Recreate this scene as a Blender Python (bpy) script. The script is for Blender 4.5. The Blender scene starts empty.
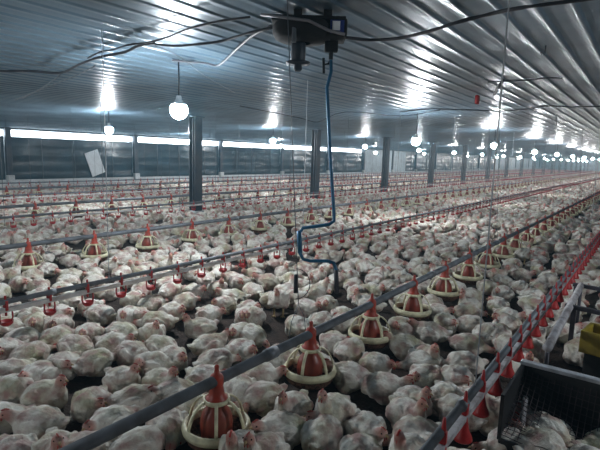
import bpy, bmesh, math, random
import numpy as np
from mathutils import Vector, Matrix, noise
random.seed(7); RNG = np.random.default_rng(7)
SC = bpy.context.scene; COL = SC.collection
PI = math.pi
# ------------------------------------------------------------------ camera
FPX, YAW, PITCH, ROLL, H = 480.0, math.radians(35.9), math.radians(8.3), math.radians(1.75), 1.6
cF = np.array([-math.sin(YAW)*math.cos(PITCH), math.cos(YAW)*math.cos(PITCH), -math.sin(PITCH)])
_r0 = np.array([math.cos(YAW), math.sin(YAW), 0.0]); _u0 = np.cross(_r0, cF)
cR = _r0*math.cos(ROLL) + _u0*math.sin(ROLL); cU = np.cross(cR, cF)
cam = bpy.data.cameras.new('camera'); camo = bpy.data.objects.new('camera', cam); COL.objects.link(camo)
M = Matrix([[cR[i], cU[i], -cF[i]] for i in range(3)]).to_4x4(); M.translation = Vector((0, 0, H))
camo.matrix_world = M
cam.sensor_width = 36; cam.lens = 36*FPX/600; cam.clip_start = .05; cam.clip_end = 400
SC.camera = camo
def project(p):
    d = np.asarray(p, float) - np.array([0, 0, H]); z = d @ cF
    return 300+FPX*(d@cR)/z, 225-FPX*(d@cU)/z, z
def on_z(x, y, z):                     # where the sight line through a pixel meets a height
    d = cF + cR*(x-300)/FPX - cU*(y-225)/FPX
    return np.array([0, 0, H]) + d*(z-H)/d[2]
def on_x(x, y, X):
    d = cF + cR*(x-300)/FPX - cU*(y-225)/FPX
    return np.array([0, 0, H]) + d*X/d[0]
# ------------------------------------------------------------------ world / exposure
w = bpy.data.worlds.new('world'); SC.world = w; w.use_nodes = True
vsc = w.node_tree.nodes.new('ShaderNodeVolumeScatter'); vsc.inputs['Color'].default_value = (.42, .78, 1, 1)
vsc.inputs['Anisotropy'].default_value = .3; w.node_tree.links.new(vsc.outputs[0], w.node_tree.nodes['World Output'].inputs['Volume'])
bg = w.node_tree.nodes['Background']; bg.inputs[0].default_value = (.55, .7, .9, 1); bg.inputs[1].default_value = .05
SC.view_settings.view_transform = 'Standard'; SC.view_settings.look = 'None'
SC.view_settings.gamma = 1; SC.view_settings.use_curve_mapping = False
SC.view_settings.exposure = 1.42
BULB_POWER = 165.0; STRIP_POWER = 6.0; HAZE = .0046
vsc.inputs['Density'].default_value = HAZE      # dust and damp in the air
SC.cycles.use_denoising = True
SC.cycles.max_bounces = 6; SC.cycles.diffuse_bounces = 3; SC.cycles.volume_bounces = 0
SC.cycles.sample_clamp_indirect = 4
# ------------------------------------------------------------------ materials
def mat(name, col, rough=.6, metal=0, var=.12, scale=6, bump=.0, bscale=40, emit=None, estr=0, dirt=None, coat=0):
    m = bpy.data.materials.new(name); m.use_nodes = True; nt = m.node_tree; N = nt.nodes; L = nt.links
    b = N['Principled BSDF']
    b.inputs['Roughness'].default_value = rough; b.inputs['Metallic'].default_value = metal
    b.inputs['Coat Weight'].default_value = coat
    tc = N.new('ShaderNodeTexCoord')
    n = N.new('ShaderNodeTexNoise'); n.inputs['Scale'].default_value = scale; n.inputs['Detail'].default_value = 5
    L.new(tc.outputs['Object'], n.inputs['Vector'])
    r = N.new('ShaderNodeValToRGB'); L.new(n.outputs['Fac'], r.inputs['Fac'])
    c = np.array(col); d = np.array(dirt) if dirt is not None else c*(1-2*var)
    r.color_ramp.elements[0].position = .33; r.color_ramp.elements[1].position = .62
    r.color_ramp.elements[0].color = (*np.clip(d, 0, 1), 1); r.color_ramp.elements[1].color = (*np.clip(c*(1+var*.5), 0, 1), 1)
    L.new(r.outputs['Color'], b.inputs['Base Color'])
    if bump:
        n2 = N.new('ShaderNodeTexNoise'); n2.inputs['Scale'].default_value = bscale; n2.inputs['Detail'].default_value = 6
        L.new(tc.outputs['Object'], n2.inputs['Vector'])
        bp = N.new('ShaderNodeBump'); bp.inputs['Strength'].default_value = bump; bp.inputs['Distance'].default_value = .02
        L.new(n2.outputs['Fac'], bp.inputs['Height']); L.new(bp.outputs['Normal'], b.inputs['Normal'])
    if emit is not None:
        b.inputs['Emission Color'].default_value = (*emit, 1); b.inputs['Emission Strength'].default_value = estr
    return m
MT = {
 'litter': mat('litter', (.055, .036, .028), .95, var=.4, scale=9, bump=.9, bscale=45, dirt=(.022, .016, .013)),
 'ceiling': mat('ceiling_metal', (.145, .228, .30), .33, .14, var=.2, scale=1.3, bump=.10, bscale=5),
 'cream': mat('cream_plastic', (.78, .74, .50), .45, var=.14, scale=14, dirt=(.50, .46, .30)),
 'red': mat('red_plastic', (.45, .045, .02), .42, var=.12, scale=12, dirt=(.26, .04, .02)),
 'cupred': mat('cup_red_plastic', (.45, .018, .018), .4, var=.1, scale=12),
 'hopper': mat('hopper_red', (.27, .042, .024), .38, var=.12, scale=10, dirt=(.2, .045, .025)),
 'feed': mat('feed', (.16, .075, .045), .95, var=.4, scale=60, bump=.7, bscale=120),
 'pipe': mat('galvanised_pipe', (.19, .21, .235), .5, .25, var=.14, scale=7, dirt=(.12, .125, .135)),
 'whitepipe': mat('white_pipe', (.68, .67, .66), .45, var=.1, scale=8, dirt=(.42, .38, .36)),
 'steel': mat('dark_steel', (.022, .034, .05), .5, .3, var=.15, scale=5, dirt=(.06, .06, .065)),
 'black': mat('black_housing', (.008, .008, .009), .85, .0, var=.2, scale=8),
 'darkcable': mat('dark_cable', (.035, .035, .045), .6, var=.2),
 'paleconduit': mat('pale_conduit', (.22, .22, .24), .5, var=.1),
 'wire': mat('hanger_wire', (.16, .18, .20), .5, .3, var=.1),
 'whitecord': mat('white_cord', (.5, .52, .55), .7, var=.05),
 'blue': mat('blue_paint', (.012, .11, .22), .4, .2, var=.14, scale=9),
 'bluefr': mat('blue_print', (.02, .04, .2), .5, var=.05),
 'sticker': mat('white_sticker', (.8, .82, .85), .5, var=.03),
 'curtain': mat('dark_curtain', (.007, .030, .045), .28, var=.3, scale=1.5, bump=.55, bscale=3.0),
 'wallpanel': mat('pale_wall_panel', (.50, .58, .62), .5, var=.1, scale=2, bump=.1, bscale=4),
 'kerb': mat('kerb_concrete', (.62, .64, .64), .8, var=.1, scale=3, bump=.2, bscale=20),
 'sheet': mat('pale_sheet', (.72, .76, .78), .6, var=.05),
 'globe': mat('bulb_globe', (.9, .95, 1), .4, var=0, emit=(.90, .96, 1.0), estr=BULB_POWER),
 'socket': mat('bulb_socket', (.6, .62, .64), .5, var=.05),
 'strip': mat('daylight_strip', (.6, .7, .8), .5, var=0, emit=(.74, .88, 1.0), estr=STRIP_POWER),
 'crate': mat('black_crate', (.012, .012, .014), .55, var=.2),
 'crateedge': mat('crate_edge', (.48, .50, .54), .4, var=.25, scale=12),
 'net': mat('crate_net', (.05, .03, .035), .7, var=.2),
 'rail': mat('dirty_white_rail', (.42, .41, .43), .55, var=.2, scale=14, dirt=(.2, .17, .17)),
 'frame': mat('frame_steel', (.05, .045, .06), .5, .2, var=.2),
 'yellow': mat('yellow_plastic', (.34, .25, .02), .5, var=.15, scale=9),
 'comb': mat('comb_red', (.50, .10, .08), .5, var=.15, scale=60),
 'beak': mat('beak_horn', (.55, .38, .2), .4, var=.1, scale=60),
 'eye': mat('eye_black', (.01, .008, .008), .15, var=0),
 'shank': mat('shank_yellow', (.55, .40, .20), .6, var=.15, scale=50),
}
MT['ceiling'].node_tree.nodes['Principled BSDF'].inputs['Specular IOR Level'].default_value = .3
# strips of daylight seen through the clear panes: even light, no shape to it
def feather_material():
    m = bpy.data.materials.new('white_feathers'); m.use_nodes = True; nt = m.node_tree; N = nt.nodes; L = nt.links
    b = N['Principled BSDF']; b.inputs['Roughness'].default_value = .9
    b.inputs['Sheen Weight'].default_value = .15
    at = N.new('ShaderNodeAttribute'); at.attribute_name = 'skin'       # r bare pink skin, g comb, b beak
    seed = N.new('ShaderNodeAttribute'); seed.attribute_name = 'seed'
    oi = N.new('ShaderNodeObjectInfo'); tc = N.new('ShaderNodeTexCoord')
    add = N.new('ShaderNodeMath'); add.operation = 'ADD'; L.new(seed.outputs['Fac'], add.inputs[0]); L.new(oi.outputs['Random'], add.inputs[1])
    mul = N.new('ShaderNodeMath'); mul.operation = 'MULTIPLY'; mul.inputs[1].default_value = 37.0; L.new(add.outputs[0], mul.inputs[0])
    wn = N.new('ShaderNodeTexWhiteNoise'); wn.noise_dimensions = '1D'; L.new(mul.outputs[0], wn.inputs['W'])
    def tex(scale, detail=4, stretch=None):
        n = N.new('ShaderNodeTexNoise'); n.noise_dimensions = '4D'; n.inputs['Scale'].default_value = scale; n.inputs['Detail'].default_value = detail
        L.new(tc.outputs['Object'], n.inputs['Vector']); L.new(mul.outputs[0], n.inputs['W']); return n
    def ramp(src, p0, p1, c0=(0, 0, 0, 1), c1=(1, 1, 1, 1)):
        r = N.new('ShaderNodeValToRGB'); r.color_ramp.elements[0].position = p0; r.color_ramp.elements[1].position = p1
        r.color_ramp.elements[0].color = c0; r.color_ramp.elements[1].color = c1; L.new(src, r.inputs['Fac']); return r
    def mix(fac, a, bcol):
        x = N.new('ShaderNodeMix'); x.data_type = 'RGBA'
        L.new(fac, x.inputs[0])
        if isinstance(a, tuple): x.inputs[6].default_value = a
        else: L.new(a, x.inputs[6])
        if isinstance(bcol, tuple): x.inputs[7].default_value = bcol
        else: L.new(bcol, x.inputs[7])
        return x.outputs[2]
    base = ramp(wn.outputs['Value'], 0, 1, (.74, .69, .61, 1), (.90, .87, .79, 1)).outputs['Color']
    yel = ramp(tex(5, 3).outputs['Fac'], .46, .64)
    c = mix(yel.outputs['Color'], base, (.46, .44, .27, 1))
    pk = ramp(tex(10, 6).outputs['Fac'], .46, .66)
    c = mix(pk.outputs['Color'], c, (.47, .29, .26, 1))
    dk = ramp(tex(45, 3).outputs['Fac'], .62, .80)
    c = mix(dk.outputs['Color'], c, (.34, .28, .26, 1))
    sep = N.new('ShaderNodeSeparateColor'); L.new(at.outputs['Color'], sep.inputs[0])
    c = mix(sep.outputs[0], c, (.55, .25, .20, 1))
    c = mix(sep.outputs[1], c, (.58, .06, .05, 1))
    c = mix(sep.outputs[2], c, (.55, .38, .2, 1))
    L.new(c, b.inputs['Base Color'])
    # feather tufts
    mp = N.new('ShaderNodeMapping'); mp.inputs['Scale'].default_value = (22, 40, 40); L.new(tc.outputs['Object'], mp.inputs['Vector'])
    v = N.new('ShaderNodeTexNoise'); v.inputs['Scale'].default_value = 1; v.inputs['Detail'].default_value = 5; L.new(mp.outputs[0], v.inputs['Vector'])
    v2 = tex(18, 4)
    s = N.new('ShaderNodeMath'); s.operation = 'ADD'; L.new(v.outputs['Fac'], s.inputs[0]); L.new(v2.outputs['Fac'], s.inputs[1])
    bp = N.new('ShaderNodeBump'); bp.inputs['Strength'].default_value = .75; bp.inputs['Distance'].default_value = .016
    L.new(s.outputs[0], bp.inputs['Height']); L.new(bp.outputs['Normal'], b.inputs['Normal'])
    return m
MT['feather'] = feather_material()
# ------------------------------------------------------------------ mesh helpers
class MB:
    """collects shapes, builds ONE mesh object"""
    def __init__(s): s.v = []; s.f = []; s.mi = []; s.cur = 0
    def add(s, vs, fs):
        o = len(s.v); s.v += [tuple(map(float, p)) for p in vs]; s.f += [tuple(i+o for i in f) for f in fs]; s.mi += [s.cur]*len(fs); return s
    def box(s, c, d, rz=0, bev=0, rx=0, ry=0):
        bm = bmesh.new(); bmesh.ops.create_cube(bm, size=1)
        bmesh.ops.scale(bm, vec=d, verts=bm.verts)
        if bev: bmesh.ops.bevel(bm, geom=list(bm.edges), offset=bev, segments=2, affect='EDGES', profile=.6)
        Mx = Matrix.Translation(c) @ Matrix.Rotation(rz, 4, 'Z') @ Matrix.Rotation(ry, 4, 'Y') @ Matrix.Rotation(rx, 4, 'X')
        bm.transform(Mx); bm.verts.index_update()
        s.add([v.co for v in bm.verts], [[v.index for v in f.verts] for f in bm.faces]); bm.free(); return s
    def tube(s, pts, r, n=10, cap=True):
        pts = [Vector(p) for p in pts]; m = len(pts); rr = r if isinstance(r, (list, tuple)) else [r]*m
        V = []; up = None
        for i, p in enumerate(pts):
            a = pts[max(0, i-1)]; b = pts[min(m-1, i+1)]; t = (b-a).normalized()
            if up is None: up = Vector((0, 0, 1)) if abs(t.z) < .9 else Vector((1, 0, 0))
            u = (up - t*up.dot(t)).normalized(); w_ = t.cross(u); up = u
            V += [p + (u*math.cos(2*PI*k/n) + w_*math.sin(2*PI*k/n))*rr[i] for k in range(n)]
        F = [(i*n+k, i*n+(k+1) % n, (i+1)*n+(k+1) % n, (i+1)*n+k) for i in range(m-1) for k in range(n)]
        if cap: F += [tuple(range(n-1, -1, -1)), tuple(range((m-1)*n, m*n))]
        return s.add(V, F)
    def lathe(s, prof, n=24, c=(0, 0, 0)):
        V = []; F = []; m = len(prof)
        for (r, z) in prof: V += [(c[0]+r*math.cos(2*PI*k/n), c[1]+r*math.sin(2*PI*k/n), c[2]+z) for k in range(n)]
        for i in range(m-1):
            F += [(i*n+k, i*n+(k+1) % n, (i+1)*n+(k+1) % n, (i+1)*n+k) for k in range(n)]
        return s.add(V, F)
    def ball(s, c, r, sub=2, rot=None):
        bm = bmesh.new(); bmesh.ops.create_icosphere(bm, subdivisions=sub, radius=1)
        rv = r if isinstance(r, (tuple, list)) else (r, r, r)
        Mx = Matrix.Translation(c) @ (rot or Matrix()) @ Matrix.Diagonal((*rv, 1))
        bm.transform(Mx); bm.verts.index_update()
        s.add([v.co for v in bm.verts], [[v.index for v in f.verts] for f in bm.faces]); bm.free(); return s
    def mesh(s, name, mats, smooth=True):
        me = bpy.data.meshes.new(name); me.from_pydata(s.v, [], s.f)
        for m in (mats if isinstance(mats, list) else [mats]): me.materials.append(m)
        me.polygons.foreach_set('material_index', s.mi)
        if smooth: me.shade_smooth() if hasattr(me, 'shade_smooth') else me.polygons.foreach_set('use_smooth', [True]*len(me.polygons))
        me.update(); return me
    def build(s, name, mats, parent=None, smooth=True):
        return link(name, s.mesh(name, mats, smooth), parent)
def link(name, me, parent=None):
    o = bpy.data.objects.new(name, me); COL.objects.link(o)
    if parent: o.parent = parent
    return o
def tag(o, label=None, cat=None, group=None, kind=None):
    if label: o['label'] = label
    if cat: o['category'] = cat
    if group: o['group'] = group
    if kind: o['kind'] = kind
    return o
def empty(name, loc=(0, 0, 0), rz=0):
    o = bpy.data.objects.new(name, None); o.empty_display_size = .1; COL.objects.link(o); o.location = loc; o.rotation_euler = (0, 0, rz); return o
def copy_tree(o, parent=None):
    c = o.copy(); COL.objects.link(c)
    if parent: c.parent = parent
    for ch in o.children: copy_tree(ch, c)
    return c
def flat(mb, name, m, parent=None): return mb.build(name, m, parent, smooth=False)
ORD = ['nearest', 'second', 'third', 'fourth', 'fifth', 'sixth', 'seventh', 'eighth', 'ninth', 'tenth', 'eleventh', 'twelfth']
def nth(i):
    if i < 12: return ORD[i] if i else 'first'
    n = i+1; return '%d%s' % (n, 'th' if 10 < n % 100 < 14 else {1: 'st', 2: 'nd', 3: 'rd'}.get(n % 10, 'th'))
# ------------------------------------------------------------------ the setting
Y0, Y1, XL, XR = -6.0, 112.0, -19.0, 9.0
def ceil_z(x): return 2.70 - .0222*abs(x)
tag(flat(MB().add([(XL-.3, Y0, 0), (XR+.3, Y0, 0), (XR+.3, Y1, 0), (XL-.3, Y1, 0)], [(0, 1, 2, 3)]), 'floor', MT['litter']), kind='structure')
def build_ceiling():
    pitch = .225; xs = []; x = XL-.2
    prof = [(0, 0), (.03, .0006), (.06, .0012), (.10, .0006), (.160, 0), (.170, .007), (.180, .011), (.196, .011), (.206, .007), (.215, 0)]
    while x < XR+.2:
        for dx, dz in prof: xs.append((x+dx, ceil_z(x+dx)-dz))
        x += pitch
    ys = list(np.linspace(Y0, 20, 40)) + list(np.linspace(22, Y1, 60))
    V = []; F = []; n = len(xs)
    for j, y in enumerate(ys):
        for (xx, zz) in xs: V.append((xx, y, zz + .006*noise.noise(Vector((xx*.8, y*.35, 0)))))
    for j in range(len(ys)-1):
        for i in range(n-1): F.append((j*n+i, (j+1)*n+i, (j+1)*n+i+1, j*n+i+1))
    tag(MB().add(V, F).build('ceiling', MT['ceiling']), kind='structure')
    top = MB().box(((XL+XR)/2, (Y0+Y1)/2, 3.0), (XR-XL+.6, Y1-Y0, .04)); tag(flat(top, 'trim_1', MT['steel']), kind='structure')
build_ceiling()
PW = 5.35; POSTY = [8.0+PW*k for k in range(-3, 20) if 8.0+PW*k < Y1]
zt = ceil_z(XL)
wl = MB().box((XL-.13, (Y0+Y1)/2, .19), (.34, Y1-Y0, .38), bev=.02).box((XL-.2, (Y0+Y1)/2, 2.255), (.2, Y1-Y0, .11)).box((XL-.4, (Y0+Y1)/2, 1.5), (.1, Y1-Y0, 3.1))
tag(flat(wl, 'wall_left', MT['kerb']), kind='structure')
# low beam above the daylight strip
tag(flat(MB().box((XL-.06, (Y0+Y1)/2, 2.245), (.10, Y1-Y0, .07)), 'trim_2', MT['steel']), kind='structure')
k = 0
for i, y in enumerate(POSTY[:-1]):
    if y+PW <= 34.9:      # daylight strip bays
        k += 1
        tag(flat(MB().box((XL-.14, y+PW/2, 2.06), (.03, PW-.34, .22), bev=.008), 'window_%d' % k, MT['strip']), kind='structure')
for lo, hi, nm in ((34.8, 43.0, 'a'), (75.1, Y1, 'b')):
    pw = MB(); y = lo
    while y < hi-.1:
        d = min(1.1, hi-y); pw.box((XL-.02, y+d/2, 1.3), (.05, d-.02, 1.84), bev=.006); y += d
    tag(flat(pw, 'trim_%d' % (3 if nm == 'a' else 4), MT['wallpanel']), kind='structure')
tag(flat(MB().box(((XL+XR)/2, Y1+.1, 1.5), (XR-XL+.8, .2, 3.1)), 'wall_back', MT['wallpanel']), kind='structure')
tag(flat(MB().box((XR+.15, (Y0+Y1)/2, 1.5), (.2, Y1-Y0, 3.1)), 'wall_right', MT['curtain']), kind='structure')
tag(flat(MB().box(((XL+XR)/2, Y0-.1, 1.5), (XR-XL+.8, .2, 3.1)), 'wall_front', MT['curtain']), kind='structure')
# side curtains, one a bay, each with its pull cords
nc = 0
for i, y in enumerate([q for q in POSTY if q+PW <= 34.9] + [43.0+PW*q for q in range(6)]):
    if True:
        ys = np.linspace(y+.12, y+PW-.12, 28); zs = np.linspace(.37, 1.95, 14); V = []; F = []
        for a in ys:
            for b_ in zs: V.append((XL-.03 + .035*noise.noise(Vector((a*1.1, b_*2.2, i))) + .012*math.sin(b_*16), a, b_))
        nz = len(zs); F = [(p*nz+q, (p+1)*nz+q, (p+1)*nz+q+1, p*nz+q+1) for p in range(len(ys)-1) for q in range(nz-1)]
        root = empty('side_curtain', (0, 0, 0))
        tag(root, 'dark blue plastic side curtain, %s bay along the far wall from the left edge' % nth(nc), 'curtain', 'plastic curtains along the far wall'); nc += 1
        MB().add(V, F).build('curtain_sheet', MT['curtain'], root)
        for t in (.22, .46, .78):
            MB().tube([(XL+.03, y+PW*t, 2.2), (XL+.04, y+PW*t+.02, .4)], .012, 5).build('pull_cord', MT['wire'], root)
for i, y in enumerate(POSTY):
    root = empty('wall_post', (XL+.03, y, 0))
    tag(root, 'dark post on the far wall, %s from the left edge of the photo' % nth(max(0, i-3)) if i >= 3 else 'dark post on the far wall beyond the left edge', 'post', 'posts along the far wall')
    flat(MB().box((0, 0, 1.3), (.14, .2, 1.95), bev=.012), 'post_shaft', MT['steel'], root)
    flat(MB().box((.03, 0, .42), (.2, .26, .26), bev=.03), 'post_foot', MT['kerb'], root)
tag(flat(MB().box((0, 0, 0), (.02, .62, 1.02), bev=.004, rx=.33), 'plastic_sheet', MT['sheet']), 'pale sheet hanging crooked on the dark curtain of the far wall', 'sheet').location = tuple(on_x(95, 163, XL+.015))
# inner columns
for i in range(18):
    y = 8.29 + PW*i
    root = empty('steel_column', (-9.3, y, 0))
    tag(root, 'dark steel roof column, %s of the row counting from the left of the photo' % nth(i), 'column', 'roof columns across the house')
    h_ = ceil_z(-9.3)-.03
    mb = MB().box((0, 0, h_/2), (.035, .2, h_), bev=.003).box((-.1, 0, h_/2), (.02, .24, h_), bev=.003).box((.1, 0, h_/2), (.02, .24, h_), bev=.003)
    flat(mb, 'column_shaft', MT['steel'], root)
    flat(MB().box((0, 0, h_-.01), (.34, .3, .02), bev=.003), 'cap_plate', MT['steel'], root)
    flat(MB().box((0, -.0, .06), (.36, .36, .12), bev=.02), 'column_foot', MT['kerb'], root)
# ------------------------------------------------------------------ lamps
def make_bulb():
    root = empty('pendant_bulb')
    MB().lathe([(.0005, -.10)]+[(.096*math.sin(a), -.10*math.cos(a)) for a in [PI*q/16 for q in range(1, 12)]], 20).build('bulb_globe', MT['globe'], root)
    MB().lathe([(.0005, .155), (.024, .155), (.03, .145), (.032, .115), (.050, .09), (.070, .068), (.081, .051), (.0005, .045)], 20).build('bulb_socket', MT['socket'], root)
    return root
bulb0 = make_bulb(); firstb = [True]
cord_cache = {}
BULBS = [(-4.3, -2.9), (2.4, 4.2), (-10.4, .4), (-4.3, 3.59), (-4.3, 10.22), (-4.3, 16.7), (-4.3, 23.5), (-4.3, 29.6)] + [(-4.3, 36+6.5*j) for j in range(12)] \
      + [(-10.4, 6.61), (-10.4, 12.67), (-10.4, 19.1), (-10.4, 25.2), (-10.4, 31.0)] + [(-10.4, 37.3+6.4*j) for j in range(12)] \
      + [(-16, 2.5), (-16, 14.0), (-16, 20.17), (-16, 31.0)] + [(-16, 40+12*j) for j in range(6)]  # leading entries, out of view, are fill bulbs added to brighten the foreground
BZ = {(-4.3, 10.22): 1.98, (-4.3, 16.7): 2.1, (-16, 31.0): 1.92}
cnt = {}
for (x, y) in BULBS:
    b_ = bulb0 if firstb[0] else copy_tree(bulb0); firstb[0] = False
    z = BZ.get((x, y), 2.05); b_.location = (x, y, z)
    row = {-4.3: 'nearest', -10.4: 'middle', -16: 'farthest', 2.4: 'right'}[x]; n_ = cnt.get(x, 0); cnt[x] = n_+1
    if x > 0 or y < 1: cnt[x] = n_; tag(b_, 'unseen glowing bulb on a thin cord, added as fill light for the near birds', 'light bulb', 'bulbs hanging from the ceiling')
    else: tag(b_, 'glowing white bulb, %s from the left in the %s row of lamps' % (nth(n_), row), 'light bulb', 'bulbs hanging from the ceiling')
    hh = round(ceil_z(x)-z-.15, 2)
    if hh not in cord_cache:
        cord_cache[hh] = MB().tube([(0, 0, .15), (.006, 0, .15+hh*.5), (0, 0, .15+hh-.01)], .008, 6).mesh('cord', MT['darkcable'])
    link('cord', cord_cache[hh], b_)
# ------------------------------------------------------------------ feeder lines
PSP = .875
def torus_prof(R, r, z, n=10, zr=None): return [(R+r*math.cos(2*PI*k/n), z+(zr or r)*math.sin(2*PI*k/n)) for k in range(n+1)]
def pan_shapes():
    ring = MB().lathe(torus_prof(.168, .016, .150, 10, .026), 36)
    dish = MB().lathe([(.168, .135), (.160, .09), (.13, .060), (.05, .052), (0.001, .052)], 32)
    dish.lathe([(0.001, .085), (.08, .082), (.13, .085), (.156, .105)], 32)
    grille = MB().lathe(torus_prof(.066, .008, .300, 8, .013), 24)
    for k_ in range(6):
        a = 2*PI*(k_+.35)/6; ca, sa = math.cos(a), math.sin(a); V = []; F = []
        path = [(.064, .304), (.092, .294), (.120, .270), (.143, .235), (.158, .195), (.166, .155)]
        for (r, z) in path:
            for (dt, dr) in ((-.009, -.003), (.009, -.003), (.009, .006), (-.009, .006)):
                V.append(((r+dr)*ca - dt*sa, (r+dr)*sa + dt*ca, z + dr*.5))
        for i in range(len(path)-1):
            for q in range(4): F.append((i*4+q, i*4+(q+1) % 4, (i+1)*4+(q+1) % 4, (i+1)*4+q))
        F += [(3, 2, 1, 0), tuple(len(path)*4-4+q for q in range(4))]
        grille.add(V, F)
    hop = MB().lathe([(.080, .085), (.086, .12), (.088, .165), (.084, .205), (.073, .234), (.058, .256), (.050, .275), (.049, .31)], 28)
    neck = MB().lathe([(.060, .303), (.058, .312), (.044, .322), (.039, .35), (.034, .380)], 20)
    # saddle round the pipe with its upright grip
    neck.lathe([(.033, .376), (.037, .39), (.037, .425), (.030, .438), (.016, .447), (.011, .470), (.013, .485), (.008, .492), (0.0005, .494)], 16)
    return ring, dish, grille, hop, neck
def make_pan(full=True):
    ring, dish, grille, hop, neck = pan_shapes()
    if full:
        root = empty('feeder_pan')
        ring.build('pan_rim', MT['cream'], root); dish.build('feed_dish', MT['feed'], root); grille.build('grille', MT['cream'], root)
        hop.build('feed_hopper', MT['hopper'], root); neck.build('pipe_clamp', MT['red'], root)
        return root
    m = MB()
    for mi, part in ((0, ring), (1, dish), (0, grille), (2, hop), (3, neck)):
        m.cur = mi; m.add(part.v, part.f)
    return m.mesh('feeder_pan', [MT['cream'], MT['feed'], MT['hopper'], MT['red']])
FEED = [(-1.745, 1.66, 'nearest'), (-6.13, 1.0, 'second'), (-10.25, 0.4, 'third'), (-14.6, .8, 'fourth')]
pan0 = make_pan(); panm = make_pan(False); usedp = False
pans = []; rest_pans = []
for li, (x, ys, nm) in enumerate(FEED):
    n_ = 0; y = ys if li else 1.70-PSP
    while y < 100:
        px, py, zc = project((x, y, .15))
        vis = zc > .3 and -20 < px < 620 and py < 475
        if vis: pans.append((zc, x, y, nm, n_, li)); n_ += 1
        y += PSP
pans.sort()
PANPOS = []
for j, (zc, x, y, nm, n_, li) in enumerate(pans):
    if j >= 290: rest_pans.append((x, y)); continue
    if zc < 14:
        o = pan0 if not usedp else copy_tree(pan0); usedp = True
    else: o = link('feeder_pan', panm)
    o.location = (x, y, random.uniform(-.008, .008)); o.rotation_euler = (0, 0, random.uniform(0, 6.28))
    if li == 0: PANPOS.append((n_, x, y))
    tag(o, 'cream and red hanging feeder pan, %s from the left along the %s feeder pipe' % (nth(n_), nm), 'feeder', 'feeder pans under the feeder pipes')
if rest_pans:
    lowpan = MB(); lowpan.lathe([(.17, .15), (.15, .08), (.01, .06)], 8); lowpan.lathe([(.1, .1), (.06, .3), (.01, .48)], 8)
    lowpan.mi = [0]*16+[1]*16; big = MB()
    for (x, y) in rest_pans:
        o_ = len(big.v); big.v += [(a+x, b_+y, c) for a, b_, c in lowpan.v]; big.f += [tuple(i+o_ for i in f) for f in lowpan.f]; big.mi += lowpan.mi
    tag(big.build('distant_feeder_pans', [MT['cream'], MT['red']]), 'farthest feeder pans in the haze at the far end', 'feeder', kind='stuff')
def hanger(x, y, zl, root, m='wire', r=.004, yoke=True, lean=0):
    zt_ = ceil_z(x)-.02
    mb = MB().tube([(x-lean*.81, y-lean*.59, zt_), (x, y, zl+.22 if yoke else zl)], r, 5)
    if yoke: mb.tube([(x, y, zl+.22), (x, y-.07, zl+.12), (x, y-.09, zl+.02)], r*.9, 5).tube([(x, y, zl+.22), (x, y+.07, zl+.12), (x, y+.09, zl+.02)], r*.9, 5)
    mb.build('hanger_wire', MT[m], root)
for li, (x, ys, nm) in enumerate(FEED):
    root = empty('feeder_line', (0, 0, 0))
    tag(root, 'long grey feeder pipe carrying feed pans, %s feeder line from the camera' % nm, 'feeder pipe', 'feeder pipes running the length of the house')
    MB().tube([(x, -2.0 if li else .2, .405), (x, 30, .405), (x, 104, .405)], .03, 16).build('feed_pipe', MT['pipe'], root)
    ya = ys+.1
    y = (2.15 if li == 0 else 1.2)
    while y < 40:
        MB().tube([(x, y-.045, .405), (x, y+.045, .405)], .037, 14).build('pipe_coupling', MT['pipe'], root); y += 2.62
    y = (2.42 if li == 0 else 2.0+li*.5)
    while y < 60: hanger(x, y, .43, root, 'wire', .0028, lean=.13 if li == 0 else 0); y += 2.62 if li else 4.9
# counterweight and loop seen on the nearest line's hanger
cw = empty('wire_tensioner', (-1.77, 2.42, 0)); tag(cw, 'dark wire tensioner with a curl of loose wire above the nearest feeder pipe', 'tensioner')
MB().tube([(0, 0, .72), (0, 0, .84)], .014, 8).build('tensioner_body', MT['steel'], cw)
MB().tube([(.075*math.sin(a)*1.0, .05*math.sin(a), .78+.10*math.cos(a)) for a in [PI*q/10 for q in range(11)]], .0028, 5).build('loose_wire', MT['darkcable'], cw)
# ------------------------------------------------------------------ drinker lines
def cup_mesh():
    m = MB()
    m.box((0, 0, .366), (.046, .022, .080), bev=.006)                       # clip over the pipe
    m.box((0, 0, .418), (.014, .014, .05), bev=.004)
    for s_ in (-1, 1): m.tube([(0, s_*.014, .345), (0, s_*.046, .32), (0, s_*.048, .265), (0, s_*.036, .225)], .007, 6)
    m.lathe([(.006, .206), (.028, .208), (.044, .222), (.050, .245), (.045, .245), (.036, .228), (.005, .222)], 16)
    m.tube([(0, 0, .34), (0, 0, .285)], .009, 8)
    return m.mesh('drip_cup', MT['cupred'])
def cone_cup_mesh():
    m = MB()
    m.box((0, 0, .375), (.032, .028, .06), bev=.006)
    m.lathe([(.0005, .47), (.006, .465), (.010, .42), (.013, .39)], 10)
    m.lathe([(.014, .345), (.020, .31), (.028, .27), (.043, .238), (.048, .222), (.042, .215), (.005, .212)], 18)
    return m.mesh('drip_cup', MT['cupred'])
CUP, CONE = cup_mesh(), cone_cup_mesh()
DRINK = [(-.62, 'nearest', 'right hand', .30), (-3.87, 'second', '', .33), (-8.6, 'third', '', .33), (-12.4, 'fourth', '', .33), (-16.6, 'fifth', '', .33)]
CUPX = {}
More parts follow.
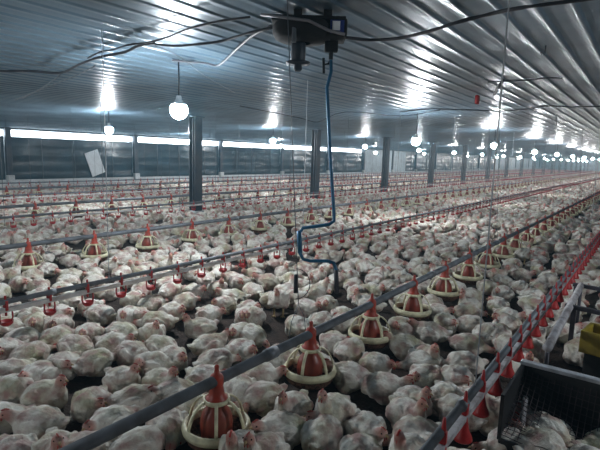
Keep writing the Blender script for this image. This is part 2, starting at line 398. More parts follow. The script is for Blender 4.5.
for li, (x, nm, _, sp) in enumerate(DRINK):
    root = empty('drinker_line', (0, 0, 0))
    tag(root, 'grey and white water pipe with red drip cups, %s drinker line from the camera' % nm, 'drinker pipe', 'water pipes with red drip cups')
    MB().tube([(x, .3 if li == 0 else -2, .425), (x, 30, .425), (x, 104, .425)], .021, 12).build('support_pipe', MT['pipe'], root)
    flat(MB().box((x + (.012 if li == 0 else .0), 51, .362), (.030 if li == 0 else .034, 106 if li else 101.0, .030 if li == 0 else .036), bev=.004), 'nipple_pipe', MT['rail' if li == 0 else 'whitepipe'], root)
    y = {0: 1.35, 1: 1.55}.get(li, 1.0); cl = []
    while y < 100:
        px, py, zc = project((x, y, .3))
        if zc > .3 and -25 < px < 620 and py < 480: cl.append((x + (.012 if li == 0 else 0), y))
        y += sp
    for (cx, cy) in cl[:100]:
        o = link('drip_cup', CONE if li == 0 else CUP, root); o.location = (cx, cy, .03); o.rotation_euler = (0, 0, random.uniform(-.25, .25))
    big = MB()
    for (cx, cy) in cl[100:]: big.box((cx, cy, .38), (.03, .05, .08)).box((cx, cy, .26), (.08, .08, .09))
    if big.v: tag(flat(big, 'distant_cups', MT['cupred'], root), kind='stuff')
    y = {0: 2.45, 1: 2.42}.get(li, 1.5+li*.4)
    while y < 50:
        hanger(x, y, .44, root, 'whitecord' if li < 2 else 'wire', .0035, yoke=False); y += 5.4 if li == 0 else 3.0
    y = 1.9 + (0 if li else .35)
    while y < 30:
        MB().tube([(x, y-.03, .425), (x, y+.03, .425)], .028, 12).build('pipe_joint', MT['pipe'], root); y += 3.0
# ------------------------------------------------------------------ winch, crank, cables
wc = on_z(311, 30, 2.52)
win = empty('hoist_winch', (wc[0], wc[1], 2.535), YAW); tag(win, 'black winch with a drum motor bolted under the ceiling', 'winch')
hb = MB().lathe([(.0005, .03), (.20, .03), (.225, 0), (.225, -.05), (.205, -.085), (.17, -.10), (.06, -.115)], 28, (-.06, 0, 0))
hb.box((.13, 0, -.02), (.26, .26, .13), bev=.02); hb.box((-.02, 0, .045), (.54, .2, .04), bev=.008).box((-.1, 0, .09), (.06, .12, .10)).box((.12, 0, .09), (.06, .12, .10))
hb.build('winch_housing', MT['black'], win)
MB().lathe([(.0005, -.11), (.052, -.11), (.055, -.12), (.055, -.235), (.05, -.245), (.0005, -.245)], 24, (-.09, 0, 0)).build('winch_motor', MT['steel'], win)
MB().lathe([(.05, -.243), (.092, -.247), (.092, -.262), (.03, -.268), (.032, -.30), (.02, -.315), (.0005, -.315)], 24, (-.09, 0, 0)).build('motor_flange', MT['steel'], win)
flat(MB().box((.185, -.136, -.02), (.10, .012, .09), bev=.003), 'label_border', MT['bluefr'], win)
flat(MB().box((.178, -.1435, -.015), (.055, .006, .062), bev=.001), 'label_plate', MT['sticker'], win)
MB().box((.155, 0, -.13), (.10, .06, .08), bev=.012).tube([(.155, 0, -.15), (.155, 0, -.22)], .016, 10).build('drive_outlet', MT['black'], win)
MB().tube([(-.36, -.12, .05), (-.22, -.21, .015), (-.02, -.245, -.015), (.12, -.17, -.055), (.24, -.15, -.075)], .011, 8).build('strapped_conduit', MT['paleconduit'], win)
MB().box((-.12, -.2, -.10), (.03, .03, .10), bev=.004).build('side_bracket', MT['wire'], win)
# crank: painted rod hooked to the winch, cranked twice near the bottom
cd = (wc[1]) / math.cos(YAW)
def at_depth(x, y, zc):
    d = cF + cR*(x-300)/FPX - cU*(y-225)/FPX; return np.array([0, 0, H]) + d*zc
CZ = project((-2.36, 3.75, .8))[2]
P = [at_depth(x, y, CZ) for x, y in [(331, 58), (331, 72), (327, 88), (330, 150), (334, 214), (334, 221), (329, 224.5), (303, 228), (299, 234), (299, 244), (300, 253), (303, 259), (310, 261), (328, 261), (334, 263), (336, 270), (337, 293)]]
# real crank is a rigid thing hanging free: keep it in one upright plane at its own distance
cr = empty('winch_crank', (0, 0, 0)); tag(cr, 'blue painted hand crank hanging from the winch down to the birds', 'crank')
Pz = [Vector((p[0], p[1], p[2])) for p in P]
MB().tube(Pz, .0165, 12).build('crank_rod', MT['blue'], cr)
MB().tube([Pz[8]+Vector((0, 0, .03)), Pz[10]+Vector((0, 0, .0))], .024, 12).build('grip_sleeve', MT['blue'], cr)
MB().tube([Pz[15], Pz[16]], .022, 12).build('end_sleeve', MT['darkcable'], cr)
top = Pz[0]
MB().tube([top+Vector((.0, 0, .12)), top+Vector((0, 0, .0)), top+Vector((-.02, -.0, -.05)), top+Vector((-.055, -.03, -.06)), top+Vector((-.06, -.035, -.0)), top+Vector((-.055, -.03, -.14))], .012, 8).build('hook', MT['black'], cr)
def cable(name, pix, r, m, label, cat, drop=.05, n=7):
    pts = []
    for (x, y, *dd) in pix:
        q = on_z(x, y, 2.58); d_ = dd[0] if dd else drop
        for _ in range(3): q = on_z(x, y, ceil_z(q[0])-.03-d_)
        pts.append(Vector(q))
    # smooth the run
    out = []
    for i in range(len(pts)-1):
        p0 = pts[max(0, i-1)]; p1 = pts[i]; p2 = pts[i+1]; p3 = pts[min(len(pts)-1, i+2)]
        for t in (0, .25, .5, .75):
            out.append(.5*((2*p1) + (-p0+p2)*t + (2*p0-5*p1+4*p2-p3)*t*t + (-p0+3*p1-3*p2+p3)*t**3))
    out.append(pts[-1])
    rr_ = [r*(1+.35*noise.noise(Vector((i*1.7, r*900, 0)))) for i in range(len(out))]
    return tag(MB().tube(out, rr_, n).build(name, MT[m]), label, cat)
cable('power_cable', [(343, 37), (370, 40, .06), (400, 38, .08), (430, 31, .08), (455, 23, .06), (490, 14, .03), (520, 8), (580, 0), (640, -8)], .013, 'darkcable', 'thick dark cable sagging from the winch to the top right corner', 'cable')
cable('power_cable', [(-20, 68), (0, 71), (30, 71), (60, 73, .07), (80, 64, .07), (100, 57, .05), (125, 52), (140, 45), (155, 43)], .014, 'darkcable', 'dark bundled cable along the ceiling at the left, ending at the knot', 'cable')
cable('power_cable', [(88, 58), (100, 52), (112, 50), (128, 45), (150, 42), (168, 37), (185, 30), (215, 22), (250, 17)], .008, 'darkcable', 'twisted dark cable looped over the cable bundle toward the winch', 'cable')
cable('power_cable', [(155, 44), (175, 46, .06), (200, 44, .07), (222, 41, .05), (245, 34), (275, 27)], .011, 'darkcable', 'dark cable sagging from the ceiling knot to the winch box', 'cable')
cable('electrical_conduit', [(272, 25), (252, 36), (236, 50), (219, 65), (205, 63), (190, 62), (172, 60)], .011, 'paleconduit', 'grey conduit bent in an elbow left of the winch', 'conduit', drop=.02)
cable('thin_cord', [(60, 75), (45, 86), (22, 99)], .006, 'wire', 'thin pale cord running from the cable bundle down left', 'cord', drop=.02)
cable('thin_cord', [(95, 66), (75, 76), (45, 88), (15, 100)], .006, 'wire', 'thin pale cord beside the other one at the left of the ceiling', 'cord', drop=.02)
cable('thin_cord', [(155, 46), (180, 57), (205, 76), (235, 93)], .005, 'wire', 'thin cord running from the ceiling knot down right past the nearest bulb', 'cord', drop=.02)
cable('thin_cord', [(400, 112), (430, 109), (470, 110), (500, 111), (530, 109), (545, 106), (575, 107), (610, 106)], .012, 'darkcable', 'dark cord crossing the ceiling at the right above the far bulbs', 'cord', drop=.02)
cable('thin_cord', [(488, 82), (505, 81), (530, 80), (545, 78), (562, 78)], .008, 'darkcable', 'short dark cord on the ribs at the right of the ceiling', 'cord', drop=.02)
cable('thin_cord', [(240, 106, .05), (300, 118, .03), (318, 122, .06), (345, 112), (400, 116), (440, 110)], .009, 'darkcable', 'dark cord strung past the top of the second column', 'cord', drop=.02)
p = on_z(477, 103, 2.5); tag(MB().box((p[0], p[1], 2.55), (.05, .12, .14), bev=.02).build('red_ceiling_clip', MT['cupred']), 'small red clip on the ceiling at the right', 'clip')
a, b_ = on_z(503, 81, 2.6), on_z(494, 95, 2.55); tag(MB().tube([(a[0], a[1], 2.61), (b_[0], b_[1], 2.56)], .02, 6).build('ceiling_strap', MT['darkcable']), 'short black strap hanging from the ceiling at the right', 'strap')
p = on_z(545, 53, 2.6); tag(MB().tube([(p[0], p[1], 2.67), (p[0], p[1], 2.60), (p[0]-.03, p[1], 2.585), (p[0]-.035, p[1], 2.61)], .005, 6).build('ceiling_hook', MT['darkcable']), 'small black hook in the ceiling at the upper right', 'hook')
# ------------------------------------------------------------------ crate, rail and frame at the right
def crate():
    root = empty('poultry_crate', (-.50, 3.03, 0), 0.0)
    tag(root, 'low black plastic crate with a pale worn lip, lower right corner', 'crate')
    W, D, Hc = .80, .50, .40; x0, x1, y0, y1 = 0, W, -D, 0
    mb = MB()
    mb.box(((x0+x1)/2, y1, Hc/2), (W, .02, Hc), bev=.004); mb.box((x0, (y0+y1)/2, Hc/2), (.02, D, Hc), bev=.004); mb.box((x1, (y0+y1)/2, Hc/2), (.02, D, Hc), bev=.004)
    mb.box(((x0+x1)/2, y0, Hc/2-.12), (W, .02, Hc-.24), bev=.004); mb.box(((x0+x1)/2, (y0+y1)/2, .02), (W, D, .02))
    flat(mb, 'crate_body', MT['crate'], root)
    l = MB().box(((x0+x1)/2, y1, Hc+.008), (W+.03, .05, .022), bev=.006)
    flat(l, 'crate_lip', MT['crateedge'], root)
    nt = MB()          # netting sagging over the opening
    def nz(x, y): return Hc-.04-.12*math.sin(PI*(x-x0)/W)*math.sin(PI*(y-y0)/D)+.01*math.sin(x*40)*math.cos(y*37) - .18*((y1-y)/D)
    g = .03; n1 = int(W/g)+1; n2 = int(D/g)+1
    for i in range(n1+1):
        x = x0+i*W/n1; nt.tube([(x, y1-.01-j*(D-.02)/8, nz(x, y1-.01-j*(D-.02)/8)) for j in range(9)], .0022, 4, False)
    for j in range(n2+1):
        y = y0+j*D/n2; nt.tube([(x0+.01+i*(W-.02)/8, y, nz(x0+.01+i*(W-.02)/8, y)) for i in range(9)], .0022, 4, False)
    nt.build('net_cover', MT['net'], root)
crate()
rl = empty('pen_rail', (0, 0, 0)); tag(rl, 'dirty white rail on short dark legs beside the nearest drinker line', 'rail')
MB().tube([(-.41, 3.25, .45), (-.43, 5.2, .45)], .028, 14).build('rail_pipe', MT['rail'], rl)
for y in (3.35, 5.1): MB().tube([(-.42, y, .44), (-.42, y, 0)], .014, 8).build('rail_leg', MT['frame'], rl)
MB().tube([(-.40, 2.55, .05), (-.45, 2.9, .25)], .016, 8).build('rail_brace', MT['rail'], rl)
fr = empty('transport_frame', (0, 0, 0)); tag(fr, 'dark steel open cage frame at the right edge behind the crate', 'frame')
for (p1, p2) in [((-.50, 5.19, .45), (.5, 5.05, .45)), ((-.42, 4.36, .45), (.5, 4.22, .45))]: flat(MB().box(((p1[0]+p2[0])/2, (p1[1]+p2[1])/2, .45), (1.0, .035, .035), rz=-.14, bev=.004), 'top_bar', MT['frame'], fr)
for (x, y) in [(-.47, 5.19), (-.39, 4.36), (.48, 5.05), (.48, 4.22)]: flat(MB().box((x, y, .215), (.035, .035, .43), bev=.004), 'frame_leg', MT['frame'], fr)
flat(MB().box((-.15, 4.72, .43), (.03, .86, .03), rz=-.1, bev=.003), 'side_bar', MT['frame'], fr)
flat(MB().box((.48, 4.63, .45), (.035, .86, .035), bev=.003), 'side_bar', MT['frame'], fr)
yb = empty('yellow_tub', (-.12, 3.85, 0), -.14); tag(yb, 'yellow plastic tub standing at the right edge below the dark frame', 'tub')
flat(MB().box((0, 0, .34), (.34, .03, .16), bev=.008).box((0, .24, .34), (.34, .03, .16), bev=.008).box((-.155, .12, .34), (.03, .24, .16), bev=.008).box((.155, .12, .34), (.03, .24, .16), bev=.008).box((0, .12, .27), (.34, .26, .02)), 'tub_shell', MT['yellow'], yb)
flat(MB().box((0, .12, .13), (.28, .2, .26), bev=.01), 'tub_base', MT['crate'], yb)
# ------------------------------------------------------------------ chickens
def rotY(a): return Matrix.Rotation(a, 4, 'Y')
def rotZ(a): return Matrix.Rotation(a, 4, 'Z')
POSES = {
 # neck path (x,y,z,r) from breast to head, head dir (yaw), head pitch
 'up':    dict(neck=[(.12, 0, .15, .062), (.15, 0, .195, .045), (.165, 0, .235, .036), (.170, .0, .265, .032)], yaw=.2, lift=0),
 'mid':   dict(neck=[(.13, 0, .14, .060), (.165, .01, .165, .045), (.19, .02, .188, .036), (.20, .025, .20, .032)], yaw=.3, lift=0),
 'low':   dict(neck=[(.13, 0, .11, .058), (.175, 0, .105, .044), (.21, -.01, .10, .036), (.235, -.015, .095, .032)], yaw=-.2, lift=0),
 'tuck':  dict(neck=[(.10, .02, .15, .060), (.135, .05, .170, .045), (.13, .085, .175, .037), (.115, .11, .172, .032)], yaw=1.9, lift=0),
 'side':  dict(neck=[(.12, -.03, .13, .060), (.155, -.07, .14, .045), (.165, -.105, .15, .037), (.165, -.12, .155, .032)], yaw=-1.2, lift=0),
 'stretch': dict(neck=[(.12, 0, .17, .058), (.175, 0, .225, .042), (.20, 0, .285, .034), (.215, 0, .33, .032)], yaw=.1, lift=.05),
 'stand': dict(neck=[(.12, 0, .15, .060), (.155, 0, .20, .045), (.175, 0, .25, .036), (.185, 0, .29, .032)], yaw=-.3, lift=.10),
}
def chicken(pose, seed):
    P = POSES[pose]; rs = random.Random(seed); m = MB(); lf = P['lift']
    up = Matrix.Translation((0, 0, lf))
    tilt = rotY(-.10 if lf == 0 else -.22)
    def B(c, r, rot=None, sub=3):
        c = (tilt @ Vector((c[0], c[1], c[2]-.11)))+Vector((0, 0, .11+lf)); m.ball(c, r, sub, tilt @ (rot or Matrix()))
    B((0, 0, .112), (.150, .118, .108)); B((.075, 0, .108), (.105, .105, .102)); B((-.095, 0, .118), (.095, .092, .08))
    B((-.175, 0, .145), (.06, .045, .026), rotY(.45)); B((-.195, .018, .152), (.045, .022, .014), rotY(.6)); B((-.195, -.018, .152), (.045, .022, .014), rotY(.6))
    for s_ in (-1, 1):
        B((-.005, s_*.105, .125), (.105, .030, .062), rotZ(-s_*.10) @ rotY(-.18+rs.uniform(-.1, .1)))
        B((-.10, s_*.088, .115), (.075, .022, .036), rotZ(s_*.15) @ rotY(-.12))
        B((.03, s_*.075, .055), (.085, .055, .055))
    nk = [(x, y, z+lf*.6, r) for x, y, z, r in P['neck']]
    for i in range(len(nk)-1):
        a, b = nk[i], nk[i+1]
        for t in (0, .33, .66): m.ball(tuple(a[q]+(b[q]-a[q])*t for q in range(3)), a[3]+(b[3]-a[3])*t, 2)
    hx, hy, hz_ = nk[-1][:3]; hy_ = P['yaw']; hd = Vector((math.cos(hy_), math.sin(hy_), -.12)).normalized()
    hc = Vector((hx, hy, hz_))+hd*.010
    m.ball(hc, (.039, .029, .032), 2, rotZ(hy_))
    hmat = Matrix.Translation(hc) @ rotZ(hy_)
    me = m.mesh('tmp', MT['feather'])
    ob = link('tmp', me)
    rm = ob.modifiers.new('r', 'REMESH'); rm.mode = 'VOXEL'; rm.voxel_size = .0085
    sm = ob.modifiers.new('s', 'SMOOTH'); sm.factor = .6; sm.iterations = 4
    dg = bpy.context.evaluated_depsgraph_get(); hi = bpy.data.meshes.new_from_object(ob.evaluated_get(dg))
    # feather clumps
    n = len(hi.vertices); co = np.empty(n*3, np.float32); hi.vertices.foreach_get('co', co); co = co.reshape(-1, 3)
    no = np.empty(n*3, np.float32); hi.vertices.foreach_get('normal', no); no = no.reshape(-1, 3)
    hcn = np.array(hc); hsh = np.array([.0128 if hc[0] > .08 else hc[0]*.16, 0, 0])
    off = Vector((seed*3.1, 0, 0))
    for i in range(n):
        v = Vector(co[i]); dh = math.dist(co[i], hcn)
        k_ = min(1, max(0, (dh-.035)/.05))
        if v.z < .012: k_ *= .2
        d = noise.noise(Vector((v.x*13, v.y*17, v.z*16))+off)*.009 + noise.noise(Vector((v.x*26, v.y*40, v.z*40))+off)*.0030 + noise.noise(v*70+off)*.0015
        co[i] += no[i]*d*k_
    co[:, 2] = np.maximum(co[:, 2], .003)
    co[:, 0] = np.where(co[:, 0] < .08, co[:, 0]*.84, co[:, 0]-.0128)
    hi.vertices.foreach_set('co', co.ravel()); hi.update()
    bpy.data.objects.remove(ob); bpy.data.meshes.remove(me)
    hcn = hcn-hsh; hmat = Matrix.Translation(-Vector(hsh)) @ hmat
    def paint(mesh):
        n = len(mesh.vertices); c = np.empty(n*3, np.float32); mesh.vertices.foreach_get('co', c); c = c.reshape(-1, 3)
        d = np.linalg.norm(c-hcn, axis=1); f = np.clip((.058-d)/.03, 0, 1)*.9
        at = mesh.attributes.new('skin', 'FLOAT_COLOR', 'POINT'); buf = np.zeros((n, 4), np.float32); buf[:, 0] = f; buf[:, 3] = 1
        at.data.foreach_set('color', buf.ravel())
    paint(hi)
    for p in hi.polygons: pass
    hi.polygons.foreach_set('use_smooth', [True]*len(hi.polygons)); hi.name = 'body'
    hi.materials.clear(); hi.materials.append(MT['feather'])
    # small parts, modelled at the head
    parts = []
    cb = MB()
    for (dx, hgt) in ((-.014, .008), (-.005, .012), (.004, .014), (.013, .011), (.021, .007)):
        cb.ball((dx, 0, .027+hgt*.35), (.008, .0035, hgt*.75), 1)
    cb.ball((.003, 0, .025), (.020, .004, .005), 1); parts.append(('comb', cb, 'comb'))
    wt = MB()
    for s_ in (-1, 1): wt.ball((.026, s_*.009, -.028), (.007, .004, .013), 1)
    parts.append(('wattles', wt, 'comb'))
    bk = MB().tube([(.030, 0, .0), (.044, 0, -.001), (.056, 0, -.008)], [.010, .0065, .001], 8); parts.append(('beak', bk, 'beak'))
    for s_ in (-1, 1): parts.append(('eye', MB().ball((.014, s_*.0245, .008), .0055, 1), 'eye'))
    res = []
    for nm, mb, mt in parts:
        mb.v = [tuple(hmat @ Vector(v)) for v in mb.v]; res.append((nm, mb.mesh(nm, MT[mt])))
    if lf:
        lg = MB()
        for s_ in (-1, 1):
            lg.tube([(.0, s_*.055, .13), (.015, s_*.055, .07), (.0, s_*.055, .02), (.0, s_*.055, .012)], [.018, .012, .010, .012], 8)
            for a_ in (-.5, 0, .5): lg.tube([(0, s_*.055, .012), (.055*math.cos(a_), s_*.055+.055*math.sin(a_), .008)], [.009, .005], 6)
            lg.tube([(0, s_*.055, .012), (-.03, s_*.055, .008)], [.008, .005], 6)
        res.append(('feet', lg.mesh('feet', MT['shank'])))
    # reduced meshes for distant birds
    def lod(ratio):
        o = link('t', hi.copy()); dm = o.modifiers.new('d', 'DECIMATE'); dm.ratio = ratio
        e = bpy.data.meshes.new_from_object(o.evaluated_get(bpy.context.evaluated_depsgraph_get()))
        bpy.data.objects.remove(o)
        c = np.empty(len(e.vertices)*3, np.float32); e.vertices.foreach_get('co', c); c = c.reshape(-1, 3)
        if 'skin' in e.attributes: e.attributes.remove(e.attributes['skin'])
        e.calc_loop_triangles(); t = np.empty(len(e.loop_triangles)*3, np.int32); e.loop_triangles.foreach_get('vertices', t)
        d = np.linalg.norm(c-hcn, axis=1); sk = np.zeros((len(c), 4), np.float32); sk[:, 0] = np.clip((.07-d)/.03, 0, 1)*.9; sk[:, 3] = 1
        tri = t.reshape(-1, 3)
        # comb
        cc, ct = [], []
        for base in ((-.02, .0), (.02, .0)): pass
        cv = np.array([tuple(hmat @ Vector(v)) for v in ((-.024, .006, .024), (-.024, -.006, .024), (.028, .006, .022), (.028, -.006, .022), (.0, 0, .042), (.034, 0, -.03))], np.float32)
        cf = np.array([(0, 1, 4), (1, 3, 4), (3, 2, 4), (2, 0, 4), (2, 3, 5)])+len(c)
        csk = np.zeros((len(cv), 4), np.float32); csk[:, 1] = 1; csk[:, 3] = 1
        return np.vstack([c, cv]), np.vstack([tri, cf]), np.vstack([sk, csk])
    nf = len(hi.polygons)
    return dict(body=hi, parts=res, mid=lod(420/nf/1.0), far=lod(90/nf))
names = list(POSES)
PROTO = {}
for i, nm in enumerate(names):
    PROTO[nm] = [chicken(nm, i*2+1)] + ([chicken(nm, i*2+2)] if nm in ('up', 'mid', 'low', 'tuck') else [])
def cube_skin(me):      # comb red etc. for the single-mesh simple birds is in their own attribute
    return me
# birds read off the photograph: body (x, y), head (x, y), pose; placed on the litter where their sight line meets it
BIRDS = [
(45,391,66,376,'up'),(91,398,93,408,'tuck'),(40,419,16,407,'mid'),(63,360,57,368,'tuck'),(93,358,110,356,'low'),(122,374,136,360,'up'),(14,383,22,391,'low'),(12,367,-10,365,'mid'),
(40,371,34,364,'mid'),(2,412,-20,405,'mid'),(113,419,95,416,'mid'),(133,396,150,399,'low'),(55,444,56,428,'up'),(14,446,19,456,'low'),(29,351,43,349,'low'),(84,444,58,447,'mid'),
(136,443,160,440,'low'),(161,376,174,363,'up'),(176,387,158,381,'mid'),(156,361,140,357,'tuck'),(171,354,185,358,'mid'),(214,358,234,356,'low'),(204,374,225,372,'mid'),(168,421,171,438,'low'),
(193,402,175,400,'low'),(241,385,245,398,'low'),(241,446,229,430,'stretch'),(259,372,276,367,'mid'),(264,391,250,400,'low'),(293,403,287,387,'up'),(335,405,319,387,'stretch'),(323,432,320,415,'tuck'),
(283,424,262,417,'mid'),(266,444,250,421,'stretch'),(351,372,335,360,'mid'),(366,424,380,430,'mid'),(360,447,345,450,'mid'),(284,353,270,350,'low'),(376,360,397,366,'mid'),(382,381,394,373,'mid'),
(423,358,407,363,'low'),(426,372,410,371,'mid'),(457,373,461,380,'tuck'),(413,396,432,389,'up'),(448,392,455,405,'low'),(466,359,448,362,'low'),(407,409,432,405,'up'),(418,429,389,439,'low'),
(477,394,458,398,'mid'),(514,438,476,445,'low'),(548,447,532,426,'mid'),(412,448,385,440,'stretch'),(461,408,445,404,'low'),
(20,281,22,296,'tuck'),(42,292,53,286,'mid'),(68,279,54,277,'low'),(94,279,112,275,'low'),(47,267,34,266,'low'),(101,312,81,312,'low'),(60,311,72,318,'tuck'),(20,336,39,337,'low'),(36,319,25,322,'mid'),
(89,329,74,332,'mid'),(58,322,46,324,'mid'),(56,334,70,331,'low'),(112,341,128,336,'mid'),(6,323,-8,326,'low'),(75,343,60,342,'low'),(130,313,116,314,'mid'),(5,345,-12,348,'tuck'),(122,329,108,330,'low'),(133,297,146,296,'mid'),
(137,312,142,318,'tuck'),(159,319,142,322,'low'),(152,330,160,324,'up'),(172,308,189,311,'mid'),(161,345,147,345,'low'),(201,324,189,311,'up'),(208,341,223,330,'mid'),(209,311,222,308,'mid'),(225,301,211,298,'mid'),
(242,329,225,330,'mid'),(241,345,255,348,'mid'),(247,313,240,311,'mid'),(184,298,198,296,'low'),(151,302,162,301,'low'),(171,288,184,286,'low'),(193,288,206,286,'mid'),(218,285,229,282,'up'),(240,280,232,284,'tuck'),
(133,349,120,350,'low'),(253,289,240,285,'low'),(269,279,258,273,'mid'),(279,300,268,304,'stand'),(253,313,243,312,'mid'),(251,332,263,340,'low'),(284,270,292,268,'up'),(299,283,308,280,'tuck'),(306,304,318,302,'mid'),
(327,302,317,310,'mid'),(334,338,344,338,'tuck'),(298,322,286,318,'low'),(321,318,333,316,'low'),(318,273,326,268,'up'),(357,290,349,301,'mid'),(350,273,340,270,'mid'),(345,320,356,318,'low'),(350,347,362,344,'low'),
(402,324,390,322,'tuck'),(432,329,418,319,'mid'),(408,343,397,333,'mid'),(425,352,437,343,'up'),(466,309,479,312,'low'),(446,320,452,325,'tuck'),(467,339,480,345,'low'),(469,321,483,324,'low'),(471,293,459,289,'mid'),
(487,331,492,322,'mid'),(437,308,445,304,'mid'),(371,288,382,286,'mid'),(382,272,372,272,'low'),
(510,267,498,262,'low'),(520,285,530,282,'low'),(503,290,490,288,'mid'),(560,262,548,258,'low'),(525,253,513,252,'low'),(548,277,537,280,'low'),(507,313,520,311,'mid'),(498,331,510,328,'low'),(531,300,541,297,'mid'),(512,345,500,343,'low'),
(487,410,500,402,'mid'),(512,410,504,418,'tuck'),
(534,346,529,334,'up'),(523,362,531,352,'up'),(580,350,570,345,'low'),(597,356,585,352,'tuck'),(592,338,600,332,'mid'),
]
HZ = {'up': .27, 'mid': .2, 'low': .1, 'tuck': .18, 'side': .15, 'stretch': .38, 'stand': .35}
birds = []          # x, y, heading, pose, scale, manual
for (bx, by, hx, hy, ps) in BIRDS:
    b3 = on_z(bx, by, .13 if ps not in ('stand', 'stretch') else .17); h3 = on_z(hx, hy, HZ[ps])
    hd = math.atan2(h3[1]-b3[1], h3[0]-b3[0])
    if ps == 'tuck': hd -= .55
    birds.append((b3[0], b3[1], hd, ps, .86, True))
# feeding and drinking birds crowd round; the rest are strewn over the litter
GAPS = [(on_z(x, y, 0), r) for x, y, r in [(150, 395, .1), (120, 395, .12), (150, 425, .1), (330, 400, .1), (330, 350, .1), (20, 300, .12), (385, 330, .12), (180, 335, .1), (440, 345, .1)]] + [(on_z(x, y, 0), r) for x, y, r in [(96, 415, .16), (72, 392, .1), (262, 322, .17), (275, 345, .12), (375, 408, .20), (398, 405, .1), (345, 392, .16), (80, 404, .12), (45, 352, .05), (345, 300, .1),
        (516, 307, .2), (545, 320, .2), (475, 300, .12), (440, 375, .05), (205, 270, .12), (60, 272, .14), (290, 380, .1), (310, 395, .12), (240, 415, .12), (495, 380, .1), (545, 395, .2), (425, 300, .12)]]
cell = .30; grid = {}
def near(x, y, dmin):
    cx, cy = int(x//cell), int(y//cell)
    for i in range(cx-1, cx+2):
        for j in range(cy-1, cy+2):
            for q in grid.get((i, j), ()):
                if (q[0]-x)**2+(q[1]-y)**2 < dmin*dmin: return True
    return False
for b_ in birds: grid.setdefault((int(b_[0]//cell), int(b_[1]//cell)), []).append(b_)
def blocked(x, y):
    for g, r in GAPS:
        if (x-g[0])**2+(y-g[1])**2 < r*r: return True
    if -.62 < x < .42 and 2.37 < y < 3.2: return True
    if -.42 < x < .2 and 3.7 < y < 4.2: return True
    if abs(x+9.3) < .42 and abs((y-8.29+PW/2) % PW - PW/2) < .42: return True
    for fx, *_ in FEED:
        if abs(x-fx) < .27:
            ph = (y - [f for f in FEED if f[0] == fx][0][1]) % PSP
            if min(ph, PSP-ph) < .24: return True
    return False
rnd = random.Random(11)
def visible(x, y, m=60):
    px, py, zc = project((x, y, .15)); return zc > .4 and -m < px < 600+m and py < 450+m
N_T = 0
for _ in range(95000):
    y = Y0+1+(Y1-Y0-1.8)*rnd.random()**1.35; x = -18.5+21*rnd.random()
    if not visible(x, y, 90) and y > 4: continue
    if near(x, y, (.262 if x*x+y*y < 22 else .245 if x*x+y*y < 60 else .235) + .03*noise.noise(Vector((x*.7, y*.7, 3)))) or blocked(x, y): continue
    _, py, zc = project((x, y, .15))
    ps = rnd.choices(names, [20, 26, 22, 14, 10, 1.2, 2.5])[0]
    b_ = (x, y, rnd.uniform(0, 2*PI), ps, rnd.uniform(.76, .90), False)
    birds.append(b_); grid.setdefault((int(x//cell), int(y//cell)), []).append(b_)
# the 300 that show largest are single birds
vis = [(project((b_[0], b_[1], .15))[2] - (1000 if b_[5] else 0), i) for i, b_ in enumerate(birds) if visible(b_[0], b_[1], -2)]
vis.sort(); single = [i for _, i in vis[:300]]; sset = set(single)
# --- labels: each bird is placed against the nearest landmark
LAND = []
for n_, x, y in PANPOS[:14]: LAND.append((x, y, 'the %s pan, near feeder pipe' % nth(n_)))
for zc, x, y, nm, n_, li in pans:
    if li == 1 and zc < 14: LAND.append((x, y, 'the %s pan, second feeder pipe' % nth(n_)))
for k_ in range(1, 8, 1): LAND.append((-3.87, 1.55+.33*3*k_, 'the %s third cup on the second drinker pipe' % nth(k_)))
LAND += [(-.3, 2.9, 'the black crate'), (-.42, 4.6, 'the dirty white rail'), (-2.36, 3.75, 'the blue crank'), (-1.77, 2.42, 'the wire tensioner')]
LAND = [l for l in LAND if 'third cup' not in l[2]]
kk = 0
for k_ in range(0, 40, 4):
    y = 1.55+.33*k_; px, py, zc = project((-3.87, y, .3))
    if px > 5 and zc < 14: LAND.append((-3.87, y, 'the %s cup, second drinker pipe' % nth(sum(1 for q in range(k_+1) if project((-3.87, 1.55+.33*q, .3))[0] > -5) - 1)))
groups = {}
for i in single:
    x, y = birds[i][:2]
    L_ = min(range(len(LAND)), key=lambda q: (LAND[q][0]-x)**2+(LAND[q][1]-y)**2)
    lx, ly, _ = LAND[L_]; a = project((x, y, .1)); b_ = project((lx, ly, .1))
    dx, dy = a[0]-b_[0], a[1]-b_[1]
    side = ('right of' if dx > 0 else 'left of') if abs(dx) > abs(dy)*1.1 else ('in front of' if dy > 0 else 'behind')
    groups.setdefault((L_, side), []).append((math.hypot(lx-x, ly-y), i))
LABEL = {}
PW_ = {'up': 'head raised', 'mid': 'head forward', 'low': 'head low', 'tuck': 'head turned back', 'side': 'head turned aside', 'stretch': 'neck stretched up', 'stand': 'standing'}
CL = ['closest', 'second closest', 'third closest', 'fourth closest', 'fifth closest', 'sixth closest', 'seventh closest', 'eighth closest', 'ninth closest', 'tenth closest'] + ['%dth closest' % q for q in range(11, 80)]
for (L_, side), lst in groups.items():
    lst.sort()
    for r_, (_, i) in enumerate(lst):
        LABEL[i] = 'white chicken, %s, %s %s %s' % (PW_[birds[i][3]], CL[r_], side, LAND[L_][2])
simple = {}
for i in single:
    x, y, hd, ps, sc, man = birds[i]; pr = PROTO[ps][i % len(PROTO[ps])]
    zc = project((x, y, .15))[2]
    root = bpy.data.objects.new('chicken', pr['body']); COL.objects.link(root)
    root.location = (x, y, 0); root.rotation_euler = (0, 0, hd); root.scale = (sc*rnd.uniform(.96, 1.04), sc*rnd.uniform(.94, 1.04), sc*rnd.uniform(.94, 1.06))
    tag(root, LABEL[i], 'chicken', 'white chickens crowded on the litter')
    for nm, me in pr['parts']: link(nm, me, root)
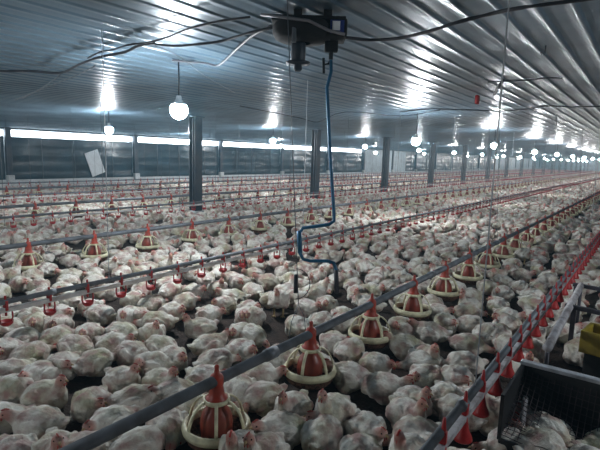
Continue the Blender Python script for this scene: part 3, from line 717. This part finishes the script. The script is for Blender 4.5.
# birds under the net in the crate
for q, (cx, cy, hd) in enumerate([(-.30, 2.80, 2.4), (-.02, 2.84, .6), (.18, 2.70, 4.0), (-.08, 2.62, 5.3), (-.32, 2.62, 1.0)]):
    pr = PROTO['low'][q % 2]; root = bpy.data.objects.new('chicken', pr['body']); COL.objects.link(root)
    root.location = (cx, cy, .035); root.rotation_euler = (0, 0, hd); root.scale = (.85, .85, .85)
    tag(root, 'white chicken under the net inside the black crate, %s' % ('at its far left corner', 'at the middle of its far side', 'at its right side', 'at the middle of its near side', 'at its near left corner')[q], 'chicken', 'chickens inside the black crate')
    for nm, me in pr['parts']: link(nm, me, root)
# --- the rest of the flock, one object
cos, tris, sks, seeds = [], [], [], []; off = 0
for i, (x, y, hd, ps, sc, man) in enumerate(birds):
    if i in sset: continue
    zc = project((x, y, .15))[2]; pr = PROTO[ps][i % len(PROTO[ps])]; c, t, sk = pr['mid'] if (0 < zc < 16) else pr['far']
    ch, sh = math.cos(hd)*sc, math.sin(hd)*sc
    q = np.empty_like(c); q[:, 0] = c[:, 0]*ch - c[:, 1]*sh + x; q[:, 1] = c[:, 0]*sh + c[:, 1]*ch + y; q[:, 2] = c[:, 2]*sc*rnd.uniform(.92, 1.08)
    cos.append(q); tris.append(t+off); off += len(c); sks.append(sk); seeds.append(np.full(len(c), rnd.random(), np.float32))
C_, T_, S_, D_ = np.vstack(cos), np.vstack(tris), np.vstack(sks), np.concatenate(seeds)
me = bpy.data.meshes.new('chicken_flock'); me.vertices.add(len(C_)); me.vertices.foreach_set('co', C_.astype(np.float32).ravel())
me.loops.add(T_.size); me.loops.foreach_set('vertex_index', T_.astype(np.int32).ravel())
me.polygons.add(len(T_)); me.polygons.foreach_set('loop_start', np.arange(0, T_.size, 3, dtype=np.int32))
me.polygons.foreach_set('use_smooth', np.ones(len(T_), bool))
me.update(calc_edges=True); me.validate()
at = me.attributes.new('skin', 'FLOAT_COLOR', 'POINT'); at.data.foreach_set('color', S_.ravel())
at = me.attributes.new('seed', 'FLOAT', 'POINT'); at.data.foreach_set('value', D_)
me.materials.append(MT['feather'])
tag(link('chicken_flock', me), 'the crowd of white chickens filling the house beyond the near birds', 'chicken', kind='stuff')
print('BIRDS', len(birds), 'flock tris', len(T_), 'singles', len(single), 'pans', len(pans))
